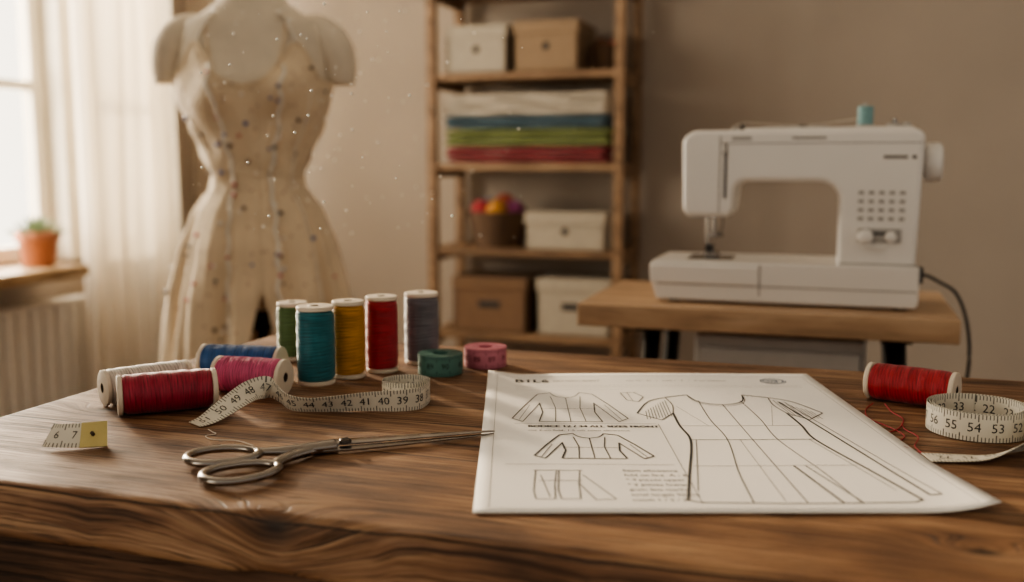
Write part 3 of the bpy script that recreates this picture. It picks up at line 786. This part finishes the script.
def basket(name,c,r0,r1,h,yarn=None):
    e=empty(name,c)
    n=int(h/.008); prof=[(0,.001),(r0*.98,0)]
    for i in range(n*3+1):
        t=i/(n*3); prof.append((r0+(r1-r0)*t+.0022*math.sin(2*math.pi*i/3),h*t))
    prof+=[(r1+.004,h+.002),(r1+.002,h+.008),(r1-.004,h+.008),(r1-.008,h),(r0-.006,.006),(0,.006)]
    lathe('woven_body',prof,m_bask,e,72,Matrix.Translation(c),fn=lambda r,z,a:r*(1+.018*math.sin(a*24+math.floor(z/.008)*math.pi)))
    if yarn:
        for i,(dx,dy,dz,rr,m) in enumerate(yarn):
            cc=Vector(c)+Vector((dx,dy,dz))
            sphere('yarn_ball_%d'%i,cc,rr,m,e,segs=28)
            for k in range(9):
                ax=Vector((random.uniform(-1,1),random.uniform(-1,1),random.uniform(-1,1))).normalized(); u=ax.orthogonal().normalized(); w=ax.cross(u)
                off=random.uniform(-.4,.4)*rr; rad_=math.sqrt(rr*rr-off*off)*1.01
                tube('strand_%d_%d'%(i,k),[cc+ax*off+(u*math.cos(a)+w*math.sin(a))*rad_ for a in [j*math.pi/8 for j in range(16)]],.0028,m,e,n=2,closed=True,segs=5)
    return e
ym_=[mat('yarn_%d'%i,c,.9,var=.15,scale=150,sheen=.3) for i,c in enumerate([(168,54,62),(196,140,66),(96,128,70),(144,66,114),(188,96,70),(80,110,144)])]
basket('yarn_basket',(-1.215,3.545,.661),.092,.118,.122,[(-.052,-.045,.136,.038,ym_[0]),(.012,-.060,.140,.036,ym_[1]),(.066,-.02,.136,.036,ym_[3]),(-.048,.03,.141,.037,ym_[5]),(.02,.01,.158,.036,ym_[4]),(.052,.05,.131,.034,ym_[2])])
basket('small_basket',(-.815,3.54,1.289),.042,.052,.085,[(-.01,-.01,.09,.026,mat('yarn_brown',(120,84,66),.9,var=.15)),(.018,.012,.088,.022,ym_[4])])
def folded(name,x0,x1,y0,y1,z,h,layers,m):
    e=empty(name,((x0+x1)/2,(y0+y1)/2,z)); t=h/layers
    for i in range(layers):
        r=t*.44; zc=z+t*(i+.5); j=random.uniform(0,.014); xa=x0+random.uniform(-.008,.008); xb=x1+random.uniform(-.012,.012)
        ph=random.uniform(0,6)
        n=10; pts=[]
        for k in range(n+1):
            a=math.pi/2+math.pi*k/n; pts.append((y0+r+j+r*1.3*math.cos(a),zc+r*math.sin(a)))
        pts+= [(y1,zc-r),(y1,zc+r)]
        v=[];f=[];nx=22;q=len(pts)
        for ii in range(nx+1):
            x=xa+(xb-xa)*ii/nx
            for (yy,zz) in pts: v.append((x,yy+.004*math.sin(x*29+ph),zz+.0018*math.sin(x*23+ph)))
        for ii in range(nx):
            for k in range(q):
                k2=(k+1)%q; f.append((ii*q+k,ii*q+k2,(ii+1)*q+k2,(ii+1)*q+k))
        f.append(tuple(range(q))[::-1]); f.append(tuple(nx*q+k for k in range(q)))
        mesh('fold_%d'%i,v,f,m,e,True)
fm=lambda n,c:mat('fabric_'+n,c,.95,var=.12,scale=60,sheen=.3,bump=.3,bscale=500)
folded('folded_fabric',-1.375,-.775,3.425,3.66,.971,.056,3,fm('red',(124,38,44)))
folded('folded_fabric',-1.380,-.765,3.42,3.66,1.029,.062,3,fm('green',(104,114,58)))
folded('folded_fabric',-1.375,-.775,3.42,3.66,1.093,.044,2,fm('teal',(52,78,90)))
folded('folded_fabric',-1.385,-.760,3.42,3.66,1.139,.078,3,fm('white',(180,170,154)))

# ------------------------------------------------------------------ mannequin with dress
MC=Vector((-1.216,1.920,0)); MR=Matrix.Translation(MC)@Matrix.Rotation(CAMROT+.06,4,'Z')
m_man=mat('mannequin_linen',(220,208,188),.85,var=.04,scale=30,bump=.15,bscale=400)
m_dress=mat('dress_calico',(224,204,174),.9,var=.06,scale=14,sheen=.3,bump=.35,bscale=60,dots=(46,.16,(150,104,86),.55))
m_bast=mat('basting_white',(238,232,220),.8)
mq=empty('dress_form',MC)
PR=[(1.42,.056,.054),(1.34,.060,.058),(1.305,.078,.066),(1.285,.110,.074),(1.268,.145,.084),(1.235,.160,.094),(1.19,.162,.108),(1.14,.160,.120),(1.10,.154,.118),(1.05,.136,.102),(.99,.110,.088),(.945,.092,.082),(.905,.098,.086),(.85,.126,.100),(.79,.146,.112),(.72,.146,.112),(.66,.130,.105)]
def prof_at(z,tab):
    if z>=tab[0][0]: return tab[0][1:]
    for a,b in zip(tab[:-1],tab[1:]):
        if a[0]>=z>=b[0]:
            t=(a[0]-z)/(a[0]-b[0]); t=t*t*(3-2*t)*.5+t*.5
            return tuple(a[i]+(b[i]-a[i])*t for i in(1,2))
    return tab[-1][1:]
def bodyp(a,z,off=0,tab=PR):
    rx,ry=prof_at(z,tab); x=(rx+off)*math.sin(a); y=-(ry+off)*math.cos(a)
    if y<0:
        for bx in (-.072,.072):
            y-=.030*math.exp(-((x-bx)/.042)**2-((z-1.125)/.045)**2)
    return Vector((x,y,z))
v=[];f=[];na=64;zs=[1.42-.76*i/60 for i in range(61)]
for z in zs:
    for j in range(na): v.append(bodyp(2*math.pi*j/na,z))
for i in range(60):
    for j in range(na):
        k=(j+1)%na; f.append((i*na+j,(i+1)*na+j,(i+1)*na+k,i*na+k))
f.append(tuple(range(na))); f.append(tuple(60*na+j for j in range(na))[::-1])
mesh('torso',v,f,m_man,mq,True,xf=MR)
lathe('neck_cap',[(0,1.455),(.02,1.453),(.05,1.44),(.058,1.42)],m_shelf,mq,32,MR)
sect=[(.110,1.262,.024),(.135,1.254,.034),(.157,1.236,.041),(.172,1.210,.043),(.180,1.180,.039),(.182,1.152,.034),(.181,1.140,.029),(.181,1.138,.001)]
def srf(t):
    u=t*7; i=min(int(u),6); return sect[i][2]*(1-(u-i))+sect[i+1][2]*(u-i)
for sgn in (-1,1):
    tube('arm_stub_%s'%('r' if sgn>0 else 'l'),[MR@Vector((sgn*x,0,z)) for x,z,_ in sect],.05,m_man,mq,n=5,segs=24,up=(0,1,0),rf=srf)
DT=[t for t in PR if t[0]>.9]+[(.905,.106,.092),(.86,.132,.110),(.78,.158,.132),(.68,.180,.150),(.56,.190,.166),(.50,.194,.172)]
def dressp(a,z,off=.008):
    p=bodyp(a,z,off,DT)
    if z<.93:
        k=min(1,(.93-z)/.30); am=.015*k
        w=am*(math.cos(9*a+.8*math.sin(z*5))+.6*math.cos(15*a+1.3)+.35*math.cos(24*a+z*6))
        p.x+=w*math.sin(a); p.y-=w*math.cos(a)
    else:
        # loose bodice cloth: soft diagonal drapes toward the waist
        w=.0022*math.sin(z*90+4*a)*math.exp(-((z-.97)/.06)**2)+.0022*math.sin(z*55-7*a)+.0018*math.sin(z*38+11*a)
        p.x+=w*math.sin(a); p.y-=w*math.cos(a)
    return p
def ztop(a):
    a=(a+math.pi)%(2*math.pi)-math.pi
    x=abs(math.sin(a))
    if abs(a)<math.pi/2:
        return 1.128+.082*math.exp(-((abs(a)-.66)/.26)**2)+.015*x
    return 1.143-.02*(1-x)
v=[];f=[];na=200;nz=64;a0=.16
for i in range(nz+1):
    t=i/nz
    for j in range(na+1):
        s=j/na
        zb=.50+.02*math.sin(2*math.pi*s*3)
        aa=a0+2*math.pi*s; z=ztop(aa)*(1-t)+zb*t
        gap=.0 if z>.70 else .16*min(1,(.70-z)/.14)**.7
        aa=a0+gap+(2*math.pi-2*gap)*s
        v.append(dressp(aa,z))
for i in range(nz):
    for j in range(na):
        q=i*(na+1)+j; f.append((q,q+na+1,q+na+2,q+1))
o=mesh('dress',v,f,m_dress,mq,True,xf=MR); md=o.modifiers.new('s','SOLIDIFY'); md.thickness=.002
tube('neckline_binding',[MR@dressp(2*math.pi*j/90,ztop(2*math.pi*j/90),.0085) for j in range(90)],.003,m_dress,mq,n=1,closed=True,segs=6,smoothpath=False)
for sgn in (-1,1):
    for q,(aa0,aa1) in enumerate(((.66,.54),(.42,.60))):
        pts=[]
        for k in range(9):
            t=k/8; a=sgn*(aa0+(aa1-aa0)*t); zb_=ztop(a)-.005; z=zb_+(1.280-zb_)*t
            pts.append(MR@(bodyp(a,z,.006)))
        if q==0: pts+= [MR@Vector((sgn*.085,.0,1.300)),MR@bodyp(sgn*2.6,1.25,.005),MR@bodyp(sgn*2.5,1.13,.007)]
        tube('strap_%d_%d'%(sgn,q),pts,.0045 if q==0 else .0025,m_bast if q==0 else m_dress,mq,n=4,segs=6,flat=.5)
def dl(a0_,a1_,z0,z1,r=.0016,wob=.02,m=m_bast,nm='basting'):
    pts=[]
    for k in range(60):
        t=k/59; z=z0+(z1-z0)*t; a=a0_+(a1_-a0_)*t+wob*math.sin(k*1.1); pts.append(MR@dressp(a,z,.0105))
    tube(nm,pts,r,m,mq,n=1,segs=5,smoothpath=False)
dl(-.42,-.20,1.17,.56,.0038,.022); dl(.50,.30,1.17,.56,.0038,.022)
dl(.9,.8,1.13,.56,.0012,.0); dl(-.95,-.85,1.13,.56,.0012,.0)
tube('waist_seam',[MR@dressp(2*math.pi*j/80,.945,.0095) for j in range(80)],.0022,m_dress,mq,n=1,closed=True,segs=5,smoothpath=False)
pm=[mat('pin_%d'%i,c,.3) for i,c in enumerate([(60,80,150),(240,236,228),(190,60,56),(110,84,70),(60,54,60)])]
for i in range(76):
    a=random.choice([-.36,.42,random.uniform(-1.3,1.3),random.uniform(-1.3,1.3)])+random.uniform(-.08,.08); z=random.uniform(.58,1.17)
    p=MR@dressp(a,z,.012); sphere('pin_head_%d'%i,p,random.choice([.0032,.0040,.0048]),pm[i%5],mq,segs=8)
cyl('stand_pole',(MC.x,MC.y,.02),(MC.x,MC.y,.70),.014,m_blackmetal,mq)
cyl('pole_collar',(MC.x,MC.y,.60),(MC.x,MC.y,.665),.024,m_blackmetal,mq)
for k in range(4):
    a=k*math.pi/2+.4; tube('stand_foot_%d'%k,[(MC.x,MC.y,.16),(MC.x+.12*math.cos(a),MC.y+.12*math.sin(a),.10),(MC.x+.24*math.cos(a),MC.y+.24*math.sin(a),.015)],.011,m_blackmetal,mq,segs=10)

# ------------------------------------------------------------------ floating dust motes (one mesh)
m_dust=mat('dust_mote',(250,244,232),.5)
V=[];F=[]
R2=random.Random(3)
for i in range(190):
    d=R2.uniform(.85,2.0); u=R2.gauss(-.19,.10); h=.97+d*R2.uniform(-.08,.16)
    x=u*d; c=Vector((x*cs-d*sn,x*sn+d*cs,h)); r=R2.choice([.0007,.0009,.0012,.0018])*d**.5
    b0=len(V)
    for q in ((1,0,0),(-1,0,0),(0,1,0),(0,-1,0),(0,0,1),(0,0,-1)): V.append(c+Vector(q)*r)
    for q in ((0,2,4),(2,1,4),(1,3,4),(3,0,4),(2,0,5),(1,2,5),(3,1,5),(0,3,5)): F.append(tuple(b0+k for k in q))
mesh('dust_motes',V,F,m_dust,None,True)

# ------------------------------------------------------------------ lighting
w=D.worlds.new('world'); SC.world=w; w.use_nodes=True; N=w.node_tree.nodes; L=w.node_tree.links
bg=N['Background']; tc=N.new('ShaderNodeTexCoord'); sp=N.new('ShaderNodeSeparateXYZ'); L.new(tc.outputs['Generated'],sp.inputs[0])
r=N.new('ShaderNodeValToRGB'); mr=N.new('ShaderNodeMapRange'); mr.inputs['From Min'].default_value=-1; mr.inputs['From Max'].default_value=1
L.new(sp.outputs[0],mr.inputs['Value']); L.new(mr.outputs[0],r.inputs['Fac'])
e=r.color_ramp.elements; e[0].position=.12; e[0].color=(3.2,2.85,2.3,1); e[1].position=.38; e[1].color=(.375,.340,.300,1)
L.new(r.outputs[0],bg.inputs['Color']); bg.inputs['Strength'].default_value=1.0
def area(name,loc,target,sx,sy,power,col):
    l=D.lights.new(name,'AREA'); l.shape='RECTANGLE'; l.size=sx; l.size_y=sy; l.energy=power; l.color=col
    o=link(D.objects.new(name,l)); o.location=loc; d=Vector(target)-Vector(loc); o.rotation_euler=d.to_track_quat('-Z','Z').to_euler(); return o
area('window_daylight',(-3.05,2.5,1.45),(-.3,2.0,.85),2.1,1.6,125,(1,.89,.73))
s=D.lights.new('low_sun','SUN'); s.energy=3.8; s.angle=math.radians(4); s.color=(1,.80,.56)
so=link(D.objects.new('low_sun',s)); so.rotation_euler=Vector((2.3,-1.62,-.68)).to_track_quat('-Z','Z').to_euler(); so.location=(-6,5,3)
SC.view_settings.view_transform='AgX'
try: SC.view_settings.look='AgX - Medium High Contrast'
except Exception: pass
SC.view_settings.exposure=.30
